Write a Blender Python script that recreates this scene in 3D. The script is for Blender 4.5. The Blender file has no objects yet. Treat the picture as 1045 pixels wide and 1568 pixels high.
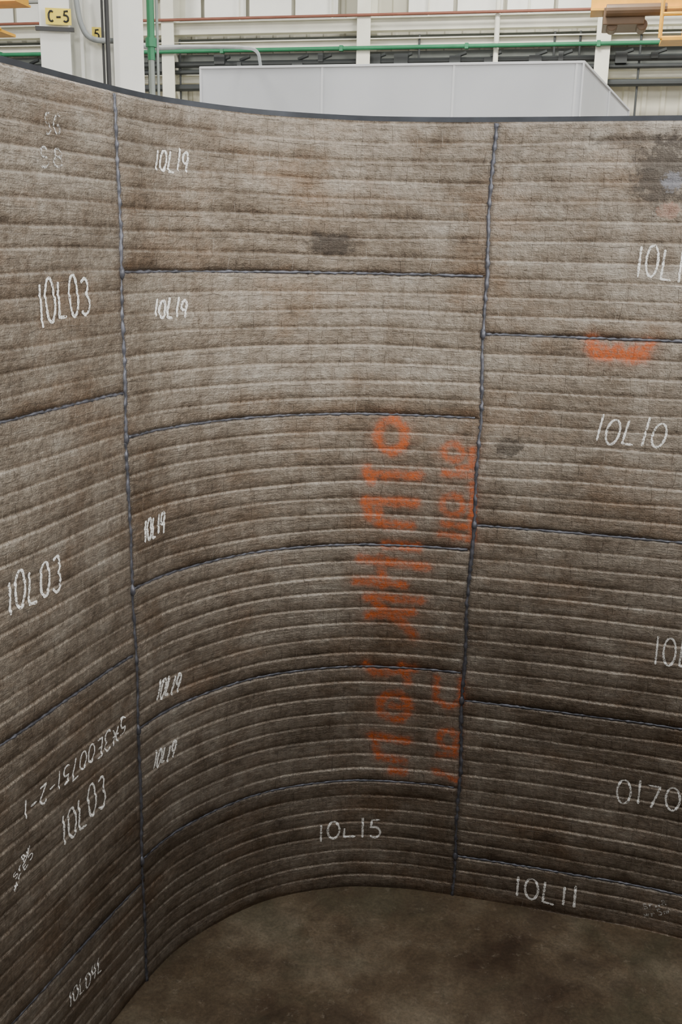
import bpy, bmesh, math, random
import numpy as np
from mathutils import Matrix, Vector
random.seed(4); rng=np.random.default_rng(7)
H=4.056; CAMH=3.514; PITCH=math.radians(15.2)
S_L=-1.903; S_R=0.0
COL=bpy.context.scene.collection

# ------------------------------------------------------------------ helpers
def link(o,parent=None):
    COL.objects.link(o)
    if parent: o.parent=parent
    return o
def empty(name):
    e=bpy.data.objects.new(name,None); e.empty_display_size=.2; return link(e)
def mesh_obj(name,verts,faces,mat=None,parent=None,smooth=False):
    m=bpy.data.meshes.new(name); m.from_pydata([tuple(v) for v in verts],[],faces); m.update()
    if mat: m.materials.append(mat)
    if smooth: m.polygons.foreach_set("use_smooth",[True]*len(m.polygons))
    return link(bpy.data.objects.new(name,m),parent)
class Builder:
    def __init__(s): s.v=[]; s.f=[]
    def box(s,c,size,ex=(1,0,0),ey=(0,1,0),ez=(0,0,1)):
        c=Vector(c);ex=Vector(ex).normalized();ey=Vector(ey).normalized();ez=Vector(ez).normalized()
        b=len(s.v)
        for dx in(-.5,.5):
            for dy in(-.5,.5):
                for dz in(-.5,.5): s.v.append(c+ex*size[0]*dx+ey*size[1]*dy+ez*size[2]*dz)
        for q in((0,1,3,2),(4,6,7,5),(0,4,5,1),(2,3,7,6),(0,2,6,4),(1,5,7,3)): s.f.append([b+i for i in q])
    def tube(s,pts,r,n=10,rs=None):
        pts=[Vector(q) for q in pts]; b=len(s.v); k=len(pts)
        up=Vector((.31,.17,.93))
        for i,q in enumerate(pts):
            t=(pts[min(i+1,k-1)]-pts[max(i-1,0)]).normalized()
            a=t.cross(up)
            if a.length<.1: a=t.cross(Vector((1,0,0)))
            a.normalize(); c=t.cross(a); rr=rs[i] if rs is not None else r
            for j in range(n):
                w=2*math.pi*j/n; s.v.append(q+(a*math.cos(w)+c*math.sin(w))*rr)
        for i in range(k-1):
            for j in range(n):
                s.f.append([b+i*n+j,b+i*n+(j+1)%n,b+(i+1)*n+(j+1)%n,b+(i+1)*n+j])
        s.f.append([b+j for j in range(n)][::-1]); s.f.append([b+(k-1)*n+j for j in range(n)])
    def poly(s,vs,faces):
        b=len(s.v); s.v+= [Vector(q) for q in vs]; s.f+=[[b+i for i in f] for f in faces]
    def make(s,name,mat,parent=None,bevel=0,smooth=False):
        o=mesh_obj(name,s.v,s.f,mat,parent,smooth)
        if bevel:
            m=o.modifiers.new("bevel","BEVEL"); m.width=bevel; m.segments=2; m.limit_method='ANGLE'
        return o
def nodemat(name):
    m=bpy.data.materials.new(name); m.use_nodes=True; nt=m.node_tree
    return m,nt,nt.nodes["Principled BSDF"]
def simple(name,col,rough=.5,metal=0,var=.12,scale=4,bump=0):
    m,nt,b=nodemat(name); N=nt.nodes; Lk=nt.links
    tc=N.new("ShaderNodeTexCoord"); no=N.new("ShaderNodeTexNoise"); no.inputs["Scale"].default_value=scale; no.inputs["Detail"].default_value=6
    Lk.new(tc.outputs["Object"],no.inputs["Vector"])
    r=N.new("ShaderNodeValToRGB"); r.color_ramp.elements[0].position=.3; r.color_ramp.elements[1].position=.7
    r.color_ramp.elements[0].color=(*[c*(1-var) for c in col],1); r.color_ramp.elements[1].color=(*[min(1,c*(1+var)) for c in col],1)
    Lk.new(no.outputs["Fac"],r.inputs["Fac"]); Lk.new(r.outputs["Color"],b.inputs["Base Color"])
    b.inputs["Roughness"].default_value=rough; b.inputs["Metallic"].default_value=metal
    if bump:
        bu=N.new("ShaderNodeBump"); bu.inputs["Strength"].default_value=bump; bu.inputs["Distance"].default_value=.01
        Lk.new(no.outputs["Fac"],bu.inputs["Height"]); Lk.new(bu.outputs["Normal"],b.inputs["Normal"])
    return m

# ------------------------------------------------------------------ wall plan curve
ctrl=[(-2.44,0.0),(-2.16,.7),(-1.9,1.4),(-1.54,2.4),(-1.2,3.3),(-.905,4.09),(-.709,4.42),(-.393,4.70),(0,4.843),(.332,4.852),(.667,4.8),(1.25,4.655),(1.852,4.47),(3.0,3.95),(4.0,3.0),(4.6,1.7),(4.8,0),(4.5,-1.8),(3.4,-3.2),(1.6,-4.0),(-.3,-3.8),(-1.8,-2.9),(-2.5,-1.5)]
def catmull(P,n=60):
    P=[np.array(q,float) for q in P]; k=len(P); out=[]
    for i in range(k):
        a,b,c,d=P[(i-1)%k],P[i],P[(i+1)%k],P[(i+2)%k]
        for j in range(n):
            t=j/n; out.append(.5*((2*b)+(-a+c)*t+(2*a-5*b+4*c-d)*t*t+(-a+3*b-3*c+d)*t**3))
    out.append(P[0]); return np.array(out)
plan=catmull(ctrl)
arc=np.concatenate([[0],np.cumsum(np.linalg.norm(np.diff(plan,axis=0),axis=1))])
iR=np.argmin(np.linalg.norm(plan-np.array([.667,4.8]),axis=1)); arc-=arc[iR]
S0,S1=arc[0],arc[-1]
def base(s):
    s=np.asarray(s,float)
    x=np.interp(s,arc,plan[:,0]); y=np.interp(s,arc,plan[:,1]); e=.03
    tx=np.interp(s+e,arc,plan[:,0])-np.interp(s-e,arc,plan[:,0]); ty=np.interp(s+e,arc,plan[:,1])-np.interp(s-e,arc,plan[:,1])
    l=np.hypot(tx,ty)+1e-9
    return x,y,ty/l,-tx/l
# panel columns : (s_start, s_end, list of seam heights from top, beads per panel)
SIDE=[H,2.891,1.722,.553,0]
MID=[H-i*.676 for i in range(6)]+[0]
RGT=[H,3.106,2.156,1.190,.252,0]
cols=[(-3.95,S_L,SIDE,14),(S_L,S_R,MID,8),(S_R,2.05,RGT,11),(2.05,4.0,MID,8)]
e=4.0; k=0
while e<S1: cols.append((e,min(e+2,S1),[SIDE,MID,RGT][k%3],[14,8,11][k%3])); e+=2; k+=1
cols.insert(0,(S0-1,-3.95,MID,8))
def seamx(s0,z):  # slight wander of the vertical seams
    return s0+.006*np.sin(z*3.1+s0*5)+.004*np.sin(z*9.7+s0)
# smooth random lookup noise
NT=rng.random((512,512))
def vn(x,y):
    xi=np.floor(x).astype(int); yi=np.floor(y).astype(int); fx=x-xi; fy=y-yi
    fx=fx*fx*(3-2*fx); fy=fy*fy*(3-2*fy)
    g=lambda a,b: NT[a%512,b%512]
    return (g(xi,yi)*(1-fx)+g(xi+1,yi)*fx)*(1-fy)+(g(xi,yi+1)*(1-fx)+g(xi+1,yi+1)*fx)*fy
def fbm(x,y,o=4):
    a=.5;t=0;n=0
    for i in range(o): t=t+a*vn(x+i*17.3,y+i*9.1); n+=a; a*=.5; x=x*2; y=y*2
    return t/n
def surf_info(s,z):
    s=np.asarray(s,float); z=np.asarray(z,float)
    d=np.zeros(s.shape); dark=np.zeros(s.shape); ptint=np.zeros(s.shape); lip=np.zeros(s.shape); rowid=np.zeros(s.shape)
    for ci,(a,b,zs,nb) in enumerate(cols):
        m=(s>=a)&(s<b)
        if not m.any(): continue
        sm=s[m]; zm=z[m]
        dm=np.zeros(sm.shape); dk=np.zeros(sm.shape); pt=np.zeros(sm.shape); lp=np.zeros(sm.shape); ri=np.zeros(sm.shape)
        wob=.008*(vn(sm*1.7+ci*31,zm*9)-.5)*2
        zw=zm+.005*np.sin(sm*1.3+ci)+.004*(vn(sm*2.3+ci*7,zm*0+ci)-.5)
        for k in range(len(zs)-1):
            zt,zb=zs[k],zs[k+1]; q=(zw<=zt if k else np.ones(zw.shape,bool))&((zw>zb) if k<len(zs)-2 else np.ones(zw.shape,bool))
            if not q.any(): continue
            hgt=zt-zb; full=(zs[0]-zs[1]); n=max(1,round(nb*hgt/full)); pitch=hgt/n
            x=(zt-zw[q]-wob[q]*.8)/pitch
            row=np.floor(x); 
            sc=.09*np.abs(np.sin((sm[q]+row*.37)*math.pi/.036+ .8*vn(sm[q]*9,row)))*(.3+1.*vn(sm[q]*4,row*3.7))
            t=np.clip((x-row)-sc*.5,0,1)
            amp=.0060*(.45+1.1*vn(sm[q]*1.5+k*13,row*5.1+ci*3))
            up=np.clip(t/.11,0,1); up=up*up*(3-2*up)
            fall=1-.35*np.clip((t-.10)/.90,0,1)-.6*np.clip((t-.5)/.5,0,1)**2
            prof=up*fall
            dm[q]=amp*prof
            lp[q]=np.exp(-((t-.07)/.032)**2)*vn(sm[q]*3+9,row*2.3+k*7+ci*11)**.7
            ri[q]=row+k*20
            e1=np.minimum(np.abs(zt-zw[q]) if k else 9,np.abs(zw[q]-zb) if k<len(zs)-2 else 9)
            dk[q]=.75*np.exp(-(e1/.010)**2)
            dm[q]-=.004*np.exp(-(e1/.009)**2)
            rowt=(vn(row*7.3+ci*5,row*0+k*9.)-.5)*.07
            pt[q]=rng_panel(ci,k)+rowt-.24*np.exp(-((zw[q]-zb)/.045)**2)*(.1+vn(sm[q]*4,zw[q]*0+k))-.10*np.exp(-((t-1.0)/.17)**2)-.10*np.exp(-(t/.04)**2)  # tint also paints shade into the grooves around each lip
        d[m]=dm; dark[m]=dk; ptint[m]=pt; lip[m]=lp; rowid[m]=ri
        for ss in (a,b):
            ev=np.abs(s-seamx(ss,z)); mm=ev<.05
            dark[mm]=np.maximum(dark[mm],.8*np.exp(-(ev[mm]/.014)**2)); d[mm]*=(1-np.exp(-(ev[mm]/.016)**2))
    d+=.006*(fbm(s*3,z*3)-.5)+.0024*(fbm(s*30,z*34,2)-.5)
    return d,dark,ptint,lip
_pt={}
def rng_panel(ci,k):
    if (ci,k) not in _pt: _pt[(ci,k)]=.5+.035*(rng.random()-.5)*2
    return _pt[(ci,k)]
def P(s,z,off=0.0,detail=True):
    s=np.atleast_1d(np.asarray(s,float)); z=np.atleast_1d(np.asarray(z,float))
    x,y,nx,ny=base(s); d=(surf_info(s,z)[0] if detail else 0)+off
    return np.stack([x+nx*d,y+ny*d,z],-1)

# ------------------------------------------------------------------ orange spray paint layout (drawn on a rectified elevation of the panel column)
TV=[520,600,700,800,900,1000,1100,1200]; TZ=[3.075,2.816,2.490,2.152,1.802,1.439,1.063,.671]; TY=[1.017,.9971,.9798,.9625,.9452,.9279,.9107,.8934]
def lay(a,b):
    yc=(784-b)/1517; r=((a-522)/1517-.0209*yc)/np.interp(b,TV,TY)
    return ((4.84*r-.667)*1.005, float(np.interp(b,TV,TZ)))
def ring(cx,cy,rx,ry): return [(cx+rx*math.cos(t),cy+ry*math.sin(t)) for t in np.linspace(0,2*math.pi,17)]
spray=[ring(599,668,21,24),[(562,728),(642,728)],[(562,720),(568,738)],[(558,770),(636,771)],[(560,768),(564,795)],[(578,803),(630,806)],[(578,770),(580,800)],[(588,836),(640,838)],
[(550,858),(652,868)],[(583,858),(586,898)],[(545,892),(618,896)],[(560,917),(645,919)],[(575,925),(602,948)],[(562,945),(630,938)],[(608,945),(632,972)],
[(558,1020),(574,1034),(600,1030),(634,1024)],[(614,1020),(624,1045)],ring(603,1084,22,20),[(600,1083),(626,1085)],[(568,1130),(624,1135)],[(570,1130),(580,1162),(618,1166)],[(598,1182),(618,1184)]]
spray2=[ring(692,690,14,13),[(722,684),(722,710),(702,716)],[(680,722),(722,723)],ring(692,770,16,15),[(678,798),(720,803)],[(722,735),(722,820)],[(675,815),(720,820)],
[(668,1035),(665,1068),(685,1078),(705,1068),(704,1035)],ring(685,1127,14,13),[(672,1152),(695,1150),(700,1120)],[(666,1178),(698,1188)]]
strokes=[([lay(*q) for q in g],.022,.95) for g in spray]+[([lay(*q) for q in g],.017,.85) for g in spray2]
strokes+=[([(.505,3.09),(.512,3.06),(.54,3.035),(.585,3.035),(.62,3.06)],.028,1.),([(.62,3.055),(.64,3.04),(.69,3.033),(.74,3.045),(.762,3.088)],.028,1.),([(.54,3.07),(.57,3.06)],.02,.8),([(.68,3.06),(.71,3.07)],.02,.8)]
def paintmask(s,z):
    out=np.zeros(s.shape); sel=(s>-.75)&(s<.95)
    if not sel.any(): return out
    ss=s[sel]+.010*(fbm(s[sel]*40,z[sel]*40,3)-.5)*2; zz=z[sel]+.010*(fbm(s[sel]*40+50,z[sel]*40,3)-.5)*2
    acc=np.zeros(ss.shape)
    for pl,w,op in strokes:
        dm=np.full(ss.shape,9.)
        for (a,b),(c,d) in zip(pl[:-1],pl[1:]):
            vx,vz=c-a,d-b; l=vx*vx+vz*vz+1e-9; t=np.clip(((ss-a)*vx+(zz-b)*vz)/l,0,1)
            dm=np.minimum(dm,np.hypot(ss-a-t*vx,zz-b-t*vz))
        acc=np.maximum(acc,op*np.exp(-(dm/w)**3*.7)+.14*np.exp(-(dm/.06)**2))
    out[sel]=np.clip(acc*(.35+.95*fbm(ss*22,zz*22,3)),0,1); return out

# ------------------------------------------------------------------ liner surface mesh
fine0,fine1=-4.3,2.6
def strip(name,sv,nz,mat,parent):
    zv=np.linspace(0.0,H,nz)
    SS,ZZ=np.meshgrid(sv,zv,indexing='ij'); s=SS.ravel(); z=ZZ.ravel()
    d,dark,pt,lip=surf_info(s,z); x,y,nx,ny=base(s)
    co=np.stack([x+nx*d,y+ny*d,z],-1)
    ns=len(sv); i=np.arange(ns-1)[:,None]; j=np.arange(nz-1)[None,:]; a=(i*nz+j).ravel()
    f=np.stack([a,a+1,a+nz+1,a+nz],-1)
    f=f[:,::-1].copy()
    m=bpy.data.meshes.new(name); m.vertices.add(len(co)); m.vertices.foreach_set("co",co.ravel())
    m.loops.add(f.size); m.loops.foreach_set("vertex_index",f.ravel()); m.polygons.add(len(f))
    m.polygons.foreach_set("loop_start",np.arange(len(f))*4); m.polygons.foreach_set("loop_total",np.full(len(f),4))
    m.update(calc_edges=True); m.polygons.foreach_set("use_smooth",np.ones(len(f),bool))
    ca=m.attributes.new("wear_and_light","FLOAT_COLOR","POINT"); ca.data.foreach_set("color",np.stack([pt,dark,paintmask(s,z)*(1-.6*lip),lip],-1).ravel())  # holds panel tint with groove shade, seam dark, spray paint, lip highlight
    st=m.attributes.new("sz","FLOAT_VECTOR","POINT"); st.data.foreach_set("vector",np.stack([s,z,0*s],-1).ravel())
    m.materials.append(mat); return link(bpy.data.objects.new(name,m),parent)

def liner_material():
    m,nt,b=nodemat("weld_overlay_steel"); N=nt.nodes; K=nt.links
    def mth(op,x,y=None,cl=False):
        n=N.new("ShaderNodeMath"); n.operation=op; n.use_clamp=cl
        for i,q in enumerate((x,y)):
            if q is None: continue
            if isinstance(q,(int,float)): n.inputs[i].default_value=q
            else: K.new(q,n.inputs[i])
        return n.outputs[0]
    def noise(v,sc,det=5,rough=.6):
        n=N.new("ShaderNodeTexNoise"); n.inputs["Scale"].default_value=sc; n.inputs["Detail"].default_value=det; n.inputs["Roughness"].default_value=rough; K.new(v,n.inputs["Vector"]); return n.outputs["Fac"]
    def mapping(v,sc,loc=(0,0,0)):
        n=N.new("ShaderNodeMapping"); n.inputs["Scale"].default_value=sc; n.inputs["Location"].default_value=loc; K.new(v,n.inputs["Vector"]); return n.outputs[0]
    def ramp(f,els):
        n=N.new("ShaderNodeValToRGB"); r=n.color_ramp
        while len(r.elements)<len(els): r.elements.new(.5)
        for e,(p_,c) in zip(r.elements,els): e.position=p_; e.color=(*c,1) if len(c)==3 else c
        K.new(f,n.inputs["Fac"]); return n.outputs["Color"]
    def mix(f,a,c,mode='MIX'):
        n=N.new("ShaderNodeMix"); n.data_type='RGBA'; n.blend_type=mode
        if isinstance(f,(int,float)): n.inputs[0].default_value=f
        else: K.new(f,n.inputs[0])
        for i,q in ((6,a),(7,c)):
            if isinstance(q,tuple): n.inputs[i].default_value=(*q,1)
            else: K.new(q,n.inputs[i])
        return n.outputs[2]
    at=N.new("ShaderNodeAttribute"); at.attribute_name="wear_and_light"; sz=N.new("ShaderNodeAttribute"); sz.attribute_name="sz"
    sep=N.new("ShaderNodeSeparateColor"); K.new(at.outputs["Color"],sep.inputs[0]); tint,dark,paint=sep.outputs[0],sep.outputs[1],sep.outputs[2]; lip=at.outputs["Alpha"]
    v=sz.outputs["Vector"]
    n1=noise(v,1.3,7,.65); n2=noise(mapping(v,(1.2,5,1)),2.6,6,.65); n3=noise(mapping(v,(1,1,1),(5,3,1)),38,5,.75); nst=noise(mapping(v,(9,.9,1)),1.6,5,.6)
    n5=noise(mapping(v,(1,1,1),(2,7,1)),6,7,.75)
    g=mth('ADD',mth('ADD',mth('MULTIPLY',n2,.35),mth('MULTIPLY',n1,.45)),mth('MULTIPLY',n5,.5))
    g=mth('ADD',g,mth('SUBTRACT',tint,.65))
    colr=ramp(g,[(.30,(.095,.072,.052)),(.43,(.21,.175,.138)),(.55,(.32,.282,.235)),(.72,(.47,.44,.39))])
    colr=mix(mth('MULTIPLY',ramp(nst,[(.45,(0,0,0)),(.75,(1,1,1))]),.4),colr,(.15,.11,.08))
    rust=ramp(noise(mapping(v,(1,1.6,1),(9,9,0)),1.7,7,.7),[(.50,(0,0,0)),(.70,(1,1,1))])
    colr=mix(mth('MULTIPLY',rust,.5),colr,(.22,.135,.078))
    colr=mix(.85,colr,ramp(n3,[(.3,(.30,.30,.30)),(.5,(.5,.5,.5)),(.72,(.72,.72,.72))]),'OVERLAY')
    nh=noise(mapping(v,(5,60,1)),1.5,3,.6)
    colr=mix(.4,colr,ramp(nh,[(.3,(.35,.35,.35)),(.7,(.65,.65,.65))]),'OVERLAY')
    def brick(w,loc,mort):
        br=N.new("ShaderNodeTexBrick"); br.inputs["Scale"].default_value=1; br.inputs["Brick Width"].default_value=w; br.inputs["Row Height"].default_value=.0845; br.inputs["Mortar Size"].default_value=mort; br.inputs["Mortar Smooth"].default_value=.6; br.offset=.28; br.offset_frequency=2; br.inputs["Bias"].default_value=0
        wv=N.new("ShaderNodeVectorMath"); wv.operation='ADD'; nn=N.new("ShaderNodeTexNoise"); nn.inputs["Scale"].default_value=6; K.new(mapping(v,(1,1,1),loc),nn.inputs["Vector"])
        ws=N.new("ShaderNodeVectorMath"); ws.operation='SCALE'; ws.inputs["Scale"].default_value=.05; K.new(nn.outputs["Color"],ws.inputs[0]); K.new(v,wv.inputs[0]); K.new(ws.outputs[0],wv.inputs[1]); K.new(wv.outputs[0],br.inputs["Vector"])
        return br.outputs["Fac"]
    tick=mth('MULTIPLY',brick(.074,(0,0,0),.0013),ramp(noise(v,9,3),[(.42,(0,0,0)),(.58,(1,1,1))]))
    colr=mix(mth('MULTIPLY',tick,.4),colr,(.07,.055,.045))
    tick2=mth('MULTIPLY',brick(.11,(4,2,0),.0013),ramp(noise(mapping(v,(1,1,1),(8,0,0)),11,3),[(.5,(0,0,0)),(.62,(1,1,1))]))
    colr=mix(mth('MULTIPLY',tick2,.45),colr,(.52,.49,.44))
    lipw=mth('MULTIPLY',lip,ramp(noise(mapping(v,(14,3,1)),3,5,.7),[(.42,(.0,.0,.0)),(.62,(1,1,1))]))
    colr=mix(mth('MULTIPLY',lipw,.4,True),colr,(.56,.54,.49))  # pale lip line paints the overhead light's highlight into the colour
    spot=ramp(noise(mapping(v,(1,2.2,1),(3.3,1.1,0)),3.1,5,.6),[(.62,(0,0,0)),(.72,(1,1,1))])
    colr=mix(mth('MULTIPLY',spot,.6),colr,(.07,.054,.042))
    def blob(cx,cz,rx,rz,soft=.5):
        mp=mapping(v,(1/rx,1/rz,0),(-cx/rx,-cz/rz,0)); l=N.new("ShaderNodeVectorMath"); l.operation='LENGTH'; K.new(mp,l.inputs[0])
        q=mth('ADD',l.outputs["Value"],mth('MULTIPLY',mth('SUBTRACT',noise(v,20,5,.75),.5),2.6)); return ramp(q,[(.6,(1,1,1)),(.6+soft*.8,(0,0,0))])
    colr=mix(mth('MULTIPLY',blob(-.75,3.51,.13,.06),.7),colr,(.05,.042,.036))
    colr=mix(mth('MULTIPLY',blob(.76,3.84,.17,.18),.75),colr,(.07,.06,.052))
    colr=mix(mth('MULTIPLY',blob(.62,3.98,.25,.03),.55),colr,(.065,.055,.048))
    colr=mix(mth('MULTIPLY',blob(.80,3.80,.075,.05,.3),.6),colr,(.27,.28,.32))
    colr=mix(mth('MULTIPLY',blob(.79,3.68,.06,.05,.3),.5),colr,(.42,.25,.19))
    colr=mix(mth('MULTIPLY',blob(.15,2.56,.09,.06,.3),.6),colr,(.05,.042,.036))
    colr=mix(mth('MULTIPLY',dark,.75,True),colr,(.045,.042,.042))
    pm=mth('MULTIPLY',paint,ramp(noise(v,55,4,.7),[(.35,(.3,.3,.3)),(.54,(1,1,1))]))
    colr=mix(mth('MULTIPLY',pm,1.0,True),colr,(.50,.105,.020))
    K.new(colr,b.inputs["Base Color"])
    met=mth('MULTIPLY',mth('SUBTRACT',1.0,pm,True),.65); K.new(met,b.inputs["Metallic"])
    K.new(mth('SUBTRACT',mth('ADD',.30,mth('MULTIPLY',n3,.34)),mth('MULTIPLY',lipw,.04)),b.inputs["Roughness"])
    bu=N.new("ShaderNodeBump"); bu.inputs["Strength"].default_value=1.0; bu.inputs["Distance"].default_value=.005
    K.new(mth('SUBTRACT',mth('ADD',mth('ADD',n3,mth('MULTIPLY',noise(v,130,3),.5)),mth('MULTIPLY',nh,.5)),mth('MULTIPLY',tick,.5)),bu.inputs["Height"]); K.new(bu.outputs["Normal"],b.inputs["Normal"])
    return m
LM=liner_material()
wall=empty("curved_weld_plate_wall")
svf=np.arange(max(S0,fine0),fine1+1e-6,.0085)
strip("liner_surface",svf,900,LM,wall)
rest=np.arange(svf[-1],S1,.06); rest=np.append(rest,S1); strip("liner_surface_rear",rest,330,LM,wall)
if S0<fine0: strip("liner_surface_side",np.append(np.arange(S0,svf[0],.04),svf[0]),330,LM,wall)
bm_=simple("backing_steel",(.035,.04,.05),.5,.5,.3,8)
sb=np.linspace(S0,S1,700); x,y,nx,ny=base(sb); v=[];f=[]
for i in range(len(sb)):
    for off,zz in((-.004,0),(-.004,H+.022),(-.03,H+.022),(-.03,0)): v.append((x[i]+nx[i]*off,y[i]+ny[i]*off,zz))
for i in range(len(sb)-1):
    for a,c in((0,1),(1,2),(2,3)): f.append([i*4+a,i*4+c,(i+1)*4+c,(i+1)*4+a])
mesh_obj("backing_plate",v,f,bm_,wall)
sm=simple("seam_weld",(.12,.125,.15),.45,.5,.5,30)
B=Builder()
for (a,b,zs,nb) in cols:
    if b<-4.6: continue
    if a>S0:
        zz=np.arange(0,H,.015 if -4.5<a<3 else .1); ss=seamx(a,zz)+.002*rng.standard_normal(len(zz)); q=P(ss,zz,-.003,False)
        B.tube(q,.008,8,rs=.0105*(.55+.7*rng.random(len(zz))))
    a2=max(a,S0); st=.016 if a<3 else .1
    for zz in zs[1:-1]:
        ss=np.arange(a2+.01,b-.01,st); w=zz-.005*np.sin(ss*1.3+cols.index((a,b,zs,nb)))+.0012*rng.standard_normal(len(ss))
        q=P(ss,w,-.002,False); B.tube(q,.005,6,rs=.0065*(.4+1.0*rng.random(len(ss))))
    if a>S0:   # lumpy weld nodes where the seams cross
        for zz in zs[1:-1]:
            q=P([seamx(a,zz)]*4,[zz-.03,zz-.01,zz+.01,zz+.03],.0,False); B.tube(q,.01,8,rs=[.004,.015,.014,.004])
B.make("seam_beads",sm,wall,smooth=True)

# ------------------------------------------------------------------ chalk lettering
def arcp(cx,cy,rx,ry,a0,a1,n=9): return [(cx+rx*math.cos(math.radians(t)),cy+ry*math.sin(math.radians(t))) for t in np.linspace(a0,a1,n)]
GL={'1':[[(.3,1),(.28,0)]],'0':[arcp(.3,.5,.26,.5,95,455,17)],'L':[[(.12,1),(.06,.05),(.5,.02)]],'l':[[(.08,.62),(.05,.12),(.55,.10)]],'-':[[(.08,.42),(.5,.44)]],
'3':[[(.08,.88)]+arcp(.28,.74,.22,.24,80,-70,7)+arcp(.27,.26,.26,.27,75,-150,9)],
'5':[[(.5,1),(.15,.97),(.1,.58)]+arcp(.26,.32,.25,.3,100,-140,9)],
'9':[arcp(.28,.7,.22,.28,20,380,12)+[(.48,.7),(.42,0)]],
'4':[[(.15,1),(.06,.45),(.52,.45)],[(.45,.95),(.4,0)]],
'7':[[(.05,.95),(.52,.97),(.22,0)]],'2':[arcp(.28,.72,.22,.27,150,-20,7)+[(.06,.02),(.52,.04)]],
'#':[[(.05,.1),(.5,.95)],[(.05,.9),(.52,.1)],[(0,.5),(.55,.5)]],'E':[[(.5,.95),(.12,.95),(.1,.5),(.4,.52),(.1,.5),(.08,.04),(.5,.03)]],
'S':[arcp(.3,.74,.2,.24,40,260,8)+arcp(.28,.26,.22,.26,80,-140,8)],'8':[arcp(.28,.75,.18,.23,-90,270,10),arcp(.28,.27,.24,.27,90,450,10)],'G':[arcp(.3,.5,.26,.48,50,320,10)+[(.5,.45),(.3,.45)]],
'r':[[(.1,.6),(.1,0),(.12,.4),(.3,.6),(.45,.5)]],'m':[[(.05,0),(.08,.5),(.2,.1),(.3,.55),(.4,.05),(.55,.5)]]}
CH=Builder(); FA=Builder()
def stroke(pts,w,B=None,off=.003):
    B=B or CH
    pts=np.array(pts); seg=np.hypot(*np.diff(pts,axis=0).T); L=np.concatenate([[0],np.cumsum(seg)])
    n=max(2,int(L[-1]/.006)); t=np.linspace(0,L[-1],n); s=np.interp(t,L,pts[:,0]); z=np.interp(t,L,pts[:,1])
    ds=np.gradient(s); dz=np.gradient(z); l=np.hypot(ds,dz)+1e-9; px,pz=-dz/l,ds/l
    wv=w*.5*(.65+.6*rng.random(n)); wv[0]*=.6; wv[-1]*=.5
    rows=[P(s+px*wv*k,z+pz*wv*k,off if k==0 else off-.0006) for k in(-1,0,1)]
    v=[];f=[]
    for i in range(n): v+= [rows[0][i],rows[1][i],rows[2][i]]
    for i in range(n-1):
        for c in(0,1): f.append([i*3+c,i*3+c+1,(i+1)*3+c+1,(i+1)*3+c])
    B.poly(v,f)
def text(t,a,b,hh,w=.011,slant=.12,B=None):
    a=np.array(a);b=np.array(b);d=b-a;L=np.hypot(*d);e1=d/L;e2=np.array([-e1[1],e1[0]])
    cw=[.42 if c=='1' else .7 for c in t]; tot=sum(cw); x=0
    for c,wd in zip(t,cw):
        jy=random.uniform(-.07,.07); sc=random.uniform(.88,1.1)
        for g in GL[c]:
            pts=[]
            for (gx,gy) in g:
                gx2=(x+(gx-(.12 if c=='1' else 0))*1.0)/tot*L; gy2=(gy*sc+jy)*hh
                pts.append(a+e1*(gx2+slant*gy2)+e2*gy2)
            stroke(pts,w,B)
        x+=wd
text("10L19",(-1.672,3.79),(-1.475,3.785),.088)
text("10L19",(-1.702,3.195),(-1.50,3.178),.082,.013)
text("10L03",(-2.44,3.20),(-2.11,3.235),.15,.013,.02)
text("10L03",(-2.725,2.20),(-2.39,2.19),.135,.013,.02)
text("10L19",(-1.814,2.22),(-1.66,2.24),.10,.013,.2)
text("10L19",(-1.765,1.44),(-1.60,1.42),.10,.013,.2)
text("10L19",(-1.807,1.105),(-1.64,1.092),.085,.013,.2)
text("10L03",(-2.495,1.12),(-2.16,1.125),.14,.012,.0)
text("5#3E00751-2-1",(-2.00,1.47),(-2.72,1.44),.085,.009,.1)
text("10l15",(-.771,.315),(-.390,.325),.115,.012,.0)
text("10L10",(.665,3.385),(.955,3.38),.14,.010,.0)
text("10L10",(.545,2.622),(.885,2.62),.13,.011,.15)
text("10L10",(.925,1.515),(1.25,1.52),.15,.010,.0)
text("0170",(.82,.735),(1.155,.735),.125,.011,-.02)
text("10L11",(.335,.06),(.70,.05),.125,.013,-.05)
text("10L04L",(-2.52,.345),(-2.26,.34),.075,.009,.1)
text("mrE5",(-2.80,1.11),(-2.67,1.20),.035,.006)
text("Sr8m",(-2.79,1.15),(-2.68,1.235),.03,.006)
text("mrSm",(1.03,.08),(1.16,.14),.04,.007,.1,FA)
text("Srm8",(1.02,.13),(1.14,.185),.035,.007,.1,FA)
text("SG",(-2.36,3.86),(-2.25,3.86),.075,.008,.1,FA); text("S8",(-2.40,3.75),(-2.24,3.75),.07,.008,.1,FA)
def chalk(name,lo,hi,col):
    cm,nt,b=nodemat(name); N=nt.nodes
    b.inputs["Base Color"].default_value=(col,col,col*.97,1); b.inputs["Roughness"].default_value=.9
    tc=N.new("ShaderNodeTexCoord"); no=N.new("ShaderNodeTexNoise"); no.inputs["Scale"].default_value=140; no.inputs["Detail"].default_value=3
    r=N.new("ShaderNodeValToRGB"); r.color_ramp.elements[0].position=lo; r.color_ramp.elements[1].position=hi
    nt.links.new(tc.outputs["Object"],no.inputs["Vector"]); nt.links.new(no.outputs["Fac"],r.inputs["Fac"]); nt.links.new(r.outputs["Color"],b.inputs["Alpha"]); return cm
CH.make("chalk_markings",chalk("chalk",.34,.48,.92),wall)
FA.make("faded_chalk_markings",chalk("faded_chalk",.44,.58,.6),wall)

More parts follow.
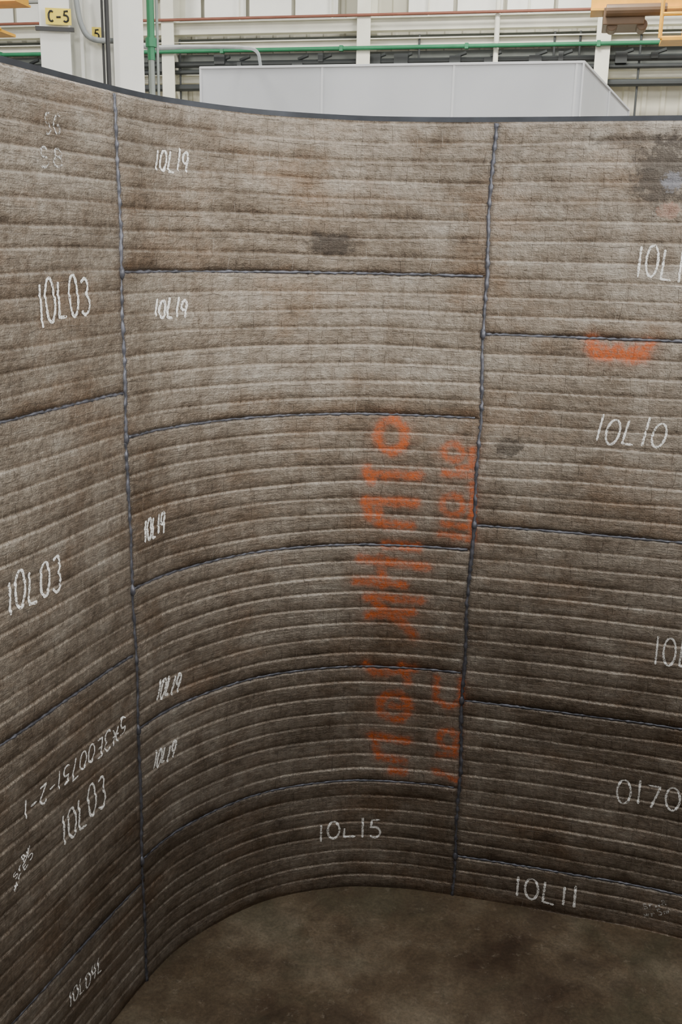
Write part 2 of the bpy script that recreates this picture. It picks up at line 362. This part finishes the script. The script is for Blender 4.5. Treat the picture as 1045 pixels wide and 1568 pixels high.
# ------------------------------------------------------------------ floor
def floor_mat():
    m,nt,b=nodemat("stained_concrete"); N=nt.nodes; K=nt.links
    tc=N.new("ShaderNodeTexCoord")
    def noise(sc,det=8,r=.62,dist=0):
        n=N.new("ShaderNodeTexNoise"); n.inputs["Scale"].default_value=sc; n.inputs["Detail"].default_value=det; n.inputs["Roughness"].default_value=r; n.inputs["Distortion"].default_value=dist; K.new(tc.outputs["Object"],n.inputs["Vector"]); return n
    def ramp(f,els):
        n=N.new("ShaderNodeValToRGB"); rr=n.color_ramp
        while len(rr.elements)<len(els): rr.elements.new(.5)
        for e,(p_,c) in zip(rr.elements,els): e.position=p_; e.color=(*c,1)
        K.new(f,n.inputs["Fac"]); return n.outputs["Color"]
    def mix(f,a,c,mode='MIX'):
        n=N.new("ShaderNodeMix"); n.data_type='RGBA'; n.blend_type=mode
        if isinstance(f,(int,float)): n.inputs[0].default_value=f
        else: K.new(f,n.inputs[0])
        for i,q in ((6,a),(7,c)):
            if isinstance(q,tuple): n.inputs[i].default_value=(*q,1)
            else: K.new(q,n.inputs[i])
        return n.outputs[2]
    c=ramp(noise(1.5).outputs["Fac"],[(.34,(.050,.032,.020)),(.5,(.100,.074,.047)),(.66,(.18,.150,.105))])
    c=mix(ramp(noise(.9,5,.6,1).outputs["Fac"],[(.50,(0,0,0)),(.62,(.45,.45,.45))]),c,(.060,.062,.038))
    c=mix(.7,c,ramp(noise(7,9,.8,1.2).outputs["Fac"],[(.34,(.30,.30,.30)),(.66,(.70,.70,.70))]),'OVERLAY')
    c=mix(.8,c,ramp(noise(60,6,.75).outputs["Fac"],[(.32,(.30,.30,.30)),(.68,(.72,.72,.72))]),'OVERLAY')
    c=mix(ramp(noise(14,8,.85,.4).outputs["Fac"],[(.57,(0,0,0)),(.64,(.4,.4,.4))]),c,(.30,.26,.20))
    K.new(c,b.inputs["Base Color"]); K.new(ramp(noise(2.2).outputs["Fac"],[(.3,(.25,.25,.25)),(.7,(.6,.6,.6))]),b.inputs["Roughness"])
    bu=N.new("ShaderNodeBump"); bu.inputs["Strength"].default_value=.3; bu.inputs["Distance"].default_value=.01; K.new(noise(18).outputs["Fac"],bu.inputs["Height"]); K.new(bu.outputs["Normal"],b.inputs["Normal"])
    return m
mesh_obj("floor",[(-40,-40,0),(40,-40,0),(40,45,0),(-40,45,0)],[[0,1,2,3]],floor_mat())

# ------------------------------------------------------------------ building behind (local frame a,b,z)
E1=Vector((1,-.21,0)).normalized(); E2=Vector((.21,1,0)).normalized(); O=Vector((0,26,0)); EZ=Vector((0,0,1))
def G(a,b,z): return O+E1*a+E2*b+EZ*z
def gbox(B,a0,a1,b0,b1,z0,z1): B.box(G((a0+a1)/2,(b0+b1)/2,(z0+z1)/2),(a1-a0,b1-b0,z1-z0),E1,E2,EZ)
white=simple("painted_white_metal",(.74,.73,.62),.55,0,.08,2)
cream=simple("cream_siding",(.56,.54,.44),.6,0,.12,.6)
vs=[];x=-32
while x<32:
    for dx,db in((0,0),(.22,0),(.26,-.04),(.34,-.04),(.38,0)): vs.append((x+dx,db))
    x+=.42
v=[];f=[]
for a,bb in vs: v+= [G(a,bb,0),G(a,bb,14)]
for i in range(len(vs)-1): f.append([2*i,2*i+2,2*i+3,2*i+1])
mesh_obj("wall_back",v,f,cream)
steel=empty("wall_back_steelwork")
B=Builder()
for a in (-7.2,-4.3,.5,5.9,10.5,15): 
    gbox(B,a-.16,a+.16,-.98,-.94,0,14); gbox(B,a-.02,a+.02,-.94,-.15,0,14); gbox(B,a-.16,a+.16,-.15,-.1,0,14)
for z0,z1,b0 in((8.28,8.52,-.75),(7.98,8.10,-.6),(9.9,10.1,-.4),(7.25,7.4,-.4)):
    gbox(B,-30,30,b0,b0+.25,z0,z1); gbox(B,-30,30,b0-.12,b0+.3,z1,z1+.03)
B.make("girts_and_columns",white,steel,.01)
B=Builder()
for z0,r_,bb in((7.86,.045,-1.05),): 
    B.tube([G(-30,bb,z0),G(0,bb,z0),G(30,bb,z0)],r_,12)
    for a in np.arange(-29,30,2.9): B.box(G(a,bb,z0),(.08,.12,.12),E1,E2,EZ)
B.make("green_pipe",simple("green_paint",(.02,.17,.075),.5),steel)
B=Builder(); B.tube([G(-30,-1.03,8.56),G(30,-1.03,8.56)],.032,10); B.make("red_pipe",simple("red_oxide_paint",(.22,.08,.05),.5),steel)
B=Builder()
for z0,r_ in((7.62,.07),(7.45,.05),(7.1,.08)): B.tube([G(-30,-.7,z0),G(30,-.7,z0)],r_,10)
rb=random.Random(11)
for a in np.arange(-28,29,.95):
    a+=rb.uniform(-.3,.3)
    B.box(G(a,-.7,7.62+rb.uniform(-.1,.1)),(rb.uniform(.1,.35),.2,rb.uniform(.1,.25)),E1,E2,EZ); B.tube([G(a,-.7,7.70),G(a+.25,-.72,7.78)],.04,8)
    if rb.random()<.5: B.tube([G(a+.4,-.65,rb.uniform(6.4,7.3)),G(a+.4,-.65,8.2)],.025,8)
B.make("dark_pipes",simple("dark_pipe",(.035,.04,.04),.5),steel)
B=Builder(); gbox(B,-30,30,-.35,-.1,7.42,7.90); gbox(B,-30,30,-.3,-.1,8.14,8.26); B.make("shade_bands",simple("shade_band_grey",(.10,.11,.10),.6),steel)  # dark boxes standing in for the shadow bands between the beams
B=Builder()
for a in (3.55,): B.tube([G(a,-.9,6),G(a,-.9,14)],.06,10)
B.tube([G(-6.9,-.9,6),G(-6.9,-.9,14)],.05,10)
for a in np.arange(-28,29,2.3): B.tube([G(a,-.3,8.55),G(a,-.3,14)],.022,8)
B.make("riser_pipes",white,steel)
B=Builder(); Fm=Builder()
for a in np.arange(-27.4,28,6.2):
    for k in range(4):
        gbox(B,a-2.2+k*1.15,a-2.2+k*1.15+1.05,-.14,-.1,8.75,9.2)
    gbox(Fm,a-2.35,a+2.5,-.2,-.08,8.69,8.74); gbox(Fm,a-2.35,a+2.5,-.2,-.08,9.21,9.26)
B.make("window_panels",simple("translucent_panel",(.86,.86,.80),.3,0,.03),steel)
Fm.make("window_frames",simple("frame_grey",(.35,.36,.34),.5),steel)

# big grey enclosure
encl=empty("grey_machine_enclosure")
gm=simple("light_grey_panel",(.55,.565,.59),.45,0,.05,1.5)
fl,fr=Vector((-1.98,14.16,0)),Vector((2.85,13.15,0)); br_=Vector((4.57,17.4,0)); bl=br_+(fl-fr); T=5.72
B=Builder()
B.poly([fl,fr,br_,bl,fl+EZ*T,fr+EZ*T,br_+EZ*T,bl+EZ*T],[[0,1,5,4],[1,2,6,5],[2,3,7,6],[3,0,4,7],[4,5,6,7]])
B.make("shell",gm,encl)
B=Builder(); ef=(fr-fl).normalized(); es=(br_-fr).normalized(); nf=ef.cross(EZ)
Lf=(fr-fl).length; Ls=(br_-fr).length
for q in (0,.335,.68,.985):
    c=fl+ef*(Lf*q); B.box(c+nf*.004+EZ*T/2,(.03,.012,T),ef,nf,EZ)
for i in range(3):
    c=fr+es*(Ls*i/2); B.box(c+ef*.01+EZ*T/2,(.05,.02,T),es,ef,EZ)
B.box((fl+fr)/2+nf*.01+EZ*(T-.015),(Lf,.03,.03),ef,nf,EZ); B.box((fr+br_)/2+ef*.01+EZ*(T-.015),(Ls,.03,.03),es,ef,EZ)
B.make("panel_trim",simple("trim_grey",(.64,.65,.67),.4,0,.04),encl,.003)

# foreground steel building column
colm=empty("white_building_column"); wp=simple("white_column_paint",(.84,.84,.78),.4,0,.05,3,.05)
B=Builder(); cx,cy=-2.13,9.0
r1=Vector((1,.12,0)).normalized(); r2=Vector((-.12,1,0)).normalized(); c0=Vector((cx,cy,0))
HW=.29
for sx in(-HW,HW):
    B.box(c0+r1*sx+EZ*6,(.03,.5,12),r1,r2,EZ)
B.box(c0+EZ*6,(2*HW,.025,12),r1,r2,EZ)
B.box(c0+r1*-.10-r2*.06+EZ*6,(.03,.12,12),r1,r2,EZ)
B.box(c0+EZ*.02,(1.0,1.0,.04),r1,r2,EZ)
B.make("h_beam",wp,colm,.004)
B=Builder()
for sx in(-HW,HW): B.box(c0+r1*sx-r2*.26+EZ*6,(.24,.025,12),r1,r2,EZ)
B.make("flange_plates",wp,colm,.004)
def sign(name,c,w,hh,t,letter_h,stroke_w=.014):
    B=Builder(); B.box(c,(w,.01,hh),r1,r2,EZ); o=B.make(name,simple(name+"_yellow",(.85,.66,.05),.4,0,.04),colm)
    T_=Builder(); n=len(t); 
    GL2=dict(GL); GL2['C']=[arcp(.3,.5,.26,.48,50,310,10)]
    for i,ch in enumerate(t):
        for g in GL2[ch]:
            pts=[c-r2*.008+r1*((i-n/2+.15)*letter_h*.72+gx*letter_h)+EZ*((gy-.5)*letter_h) for gx,gy in g]
            T_.tube(pts,stroke_w,6)
    T_.make(name+"_letters",simple(name+"_black",(.02,.02,.02),.5),colm)
sign("column_sign_plate",c0+r1*-.25-r2*.32+EZ*5.21,.20,.12,"C-5",.08,.008)
sign("row_sign_plate",c0+r1*.02-r2*.1+EZ*5.13,.075,.11,"5",.07,.007)
B=Builder(); B.box(c0+r1*-.28-r2*.33+EZ*5.115,(.30,.03,.03),r1,r2,EZ)
B.make("sign_bracket",simple("black_bracket",(.03,.03,.03),.5),colm)
blk=simple("black_rubber",(.025,.025,.025),.5)
B=Builder(); B.tube([(-1.94,8.6,z) for z in np.linspace(0,12,9)],.018,10); B.tube([c0+r1*.08-r2*.2+EZ*z for z in (0,6,12)],.010,8); B.make("vertical_cable",blk,colm)
B=Builder(); B.tube([(-1.66,8.95,z) for z in (0,4.4,5,12)],.026,12); B.tube([(-1.61,8.97,z) for z in (0,4.4,12)],.012,8); B.make("drop_pipe",simple("grey_pipe",(.25,.28,.26),.4),colm)
B=Builder(); B.tube([(-1.66,8.95,z) for z in (4.95,5.3,12)],.031,12); B.tube([(-1.66,8.95,5.05),(-1.66,8.95,5.12)],.045,10); B.make("green_riser",simple("green_riser_paint",(.03,.20,.09),.5),colm)
def bez(ps,n=14):
    ps=[Vector(q) for q in ps]; k=len(ps); o=[]
    for i in range(k-1):
        a=ps[max(i-1,0)];b=ps[i];c=ps[i+1];d=ps[min(i+2,k-1)]
        for j in range(n):
            t=j/n; o.append(.5*((2*b)+(-a+c)*t+(2*a-5*b+4*c-d)*t*t+(-a+3*b-3*c+d)*t**3))
    return o+[ps[-1]]
B=Builder(); B.tube(bez([(-2.22,8.75,5.4),(-2.18,8.72,5.18),(-2.10,8.75,5.07),(-1.9,8.9,5.08),(-1.75,9.6,5.16),(-1.72,11.5,5.50),(-1.40,13.9,5.92),(-1.27,14.5,5.98),(-1.23,14.6,5.86),(-1.22,14.62,5.70)]),.022,10)
B.make("air_hose",simple("grey_hose",(.28,.30,.30),.5),colm,smooth=True)

# yellow overhead cranes
def crane(name,c,L1,flip=1):
    e=empty(name); ym=simple(name+"_yellow",(.66,.33,.02),.45,0,.12)
    B=Builder(); c=Vector(c)
    B.box(c,(L1,.45,.40),E1,E2,EZ); B.box(c+EZ*.22,(L1,.6,.04),E1,E2,EZ); B.box(c-EZ*.22,(L1,.6,.04),E1,E2,EZ)
    for i in range(6):
        q=c-E2*.9+E1*(L1*flip*(-.13+.12*i)); B.tube([q-EZ*.85,q+EZ*.6],.035,8)
    for zz in(-.85,-.45,-.05,.55): B.tube([c-E2*.9+E1*(-L1*.13*flip)+EZ*zz,c-E2*.9+E1*(L1*.5*flip)+EZ*zz],.035,8)
    B.box(c-E2*.65-EZ*.87+E1*(L1*.19*flip),(L1*.62,.6,.05),E1,E2,EZ)
    B.make("girder_and_railing",ym,e)
    B=Builder(); B.box(c+E1*(-L1*.32*flip)-EZ*.38-E2*.1,(.75,.8,.30),E1,E2,EZ); B.tube([c-E2*.55+E1*(-L1*.42*flip)-EZ*.3,c-E2*.55+E1*(-L1*.1*flip)-EZ*.3],.11,14)
    for q in (-.38,-.22): B.tube([c-E2*.4+E1*(L1*q*flip)-EZ*.52,c+E1*(L1*q*flip)-EZ*.52],.10,14)
    B.make("hoist_trolley",simple(name+"_brown",(.12,.07,.035),.5),e,.015)
    return e
crane("overhead_crane",(6.25,20.5,8.08),3.4)
crane("overhead_crane.001",(-8.15,21.5,8.1),3.6)

# ------------------------------------------------------------------ lights
def area(name,loc,size,power,tgt=None,col=(1,.965,.90)):
    l=bpy.data.lights.new(name,"AREA"); l.shape='RECTANGLE'; l.size=size[0]; l.size_y=size[1]; l.energy=power; l.color=col
    o=bpy.data.objects.new(name,l); o.location=loc
    if tgt: o.rotation_euler=(Vector(tgt)-Vector(loc)).to_track_quat('-Z','Y').to_euler()
    link(o)
LS=[((-2,1,12),260,None),((3,0,12),260,None),((0,8,12),300,None),((-6,13,12),900,None),((3,19,12),1200,None),((-8,19,12),1200,None),((10,18,12),1200,None),
((1,-17,6.6),1300,(0,4,3)),((12,-5,7.5),1400,(-1,4,2.5)),((13,3,8),650,(-2,3,2)),((-8,-16,8),1200,(0,4,3))]  # unseen aimed lamps, added to brighten the upper walls and bring out sheen
for i,(loc,pw,t) in enumerate(LS):
    area("bay_and_fill_lamp" + (".%03d"%i if i else ""),loc,(2.2,2.2),pw,t)
w=bpy.data.worlds.new("world"); bpy.context.scene.world=w; w.use_nodes=True
w.node_tree.nodes["Background"].inputs[0].default_value=(.95,.97,1,1); w.node_tree.nodes["Background"].inputs[1].default_value=.70

# ------------------------------------------------------------------ camera
cd=bpy.data.cameras.new("camera"); cd.sensor_fit='VERTICAL'; cd.sensor_height=36; cd.lens=1517/1568*36; cd.clip_end=200
cam=bpy.data.objects.new("camera",cd); link(cam)
fw=Vector((0,math.cos(PITCH),-math.sin(PITCH))); up=Vector((0,math.sin(PITCH),math.cos(PITCH))); rt=Vector((1,0,0))
X=(rt+up*.0209).normalized(); Y=(up-rt*.0209).normalized(); Zc=-fw
M=Matrix(((X.x,Y.x,Zc.x,0),(X.y,Y.y,Zc.y,0),(X.z,Y.z,Zc.z,CAMH),(0,0,0,1)))
cam.matrix_world=M; bpy.context.scene.camera=cam
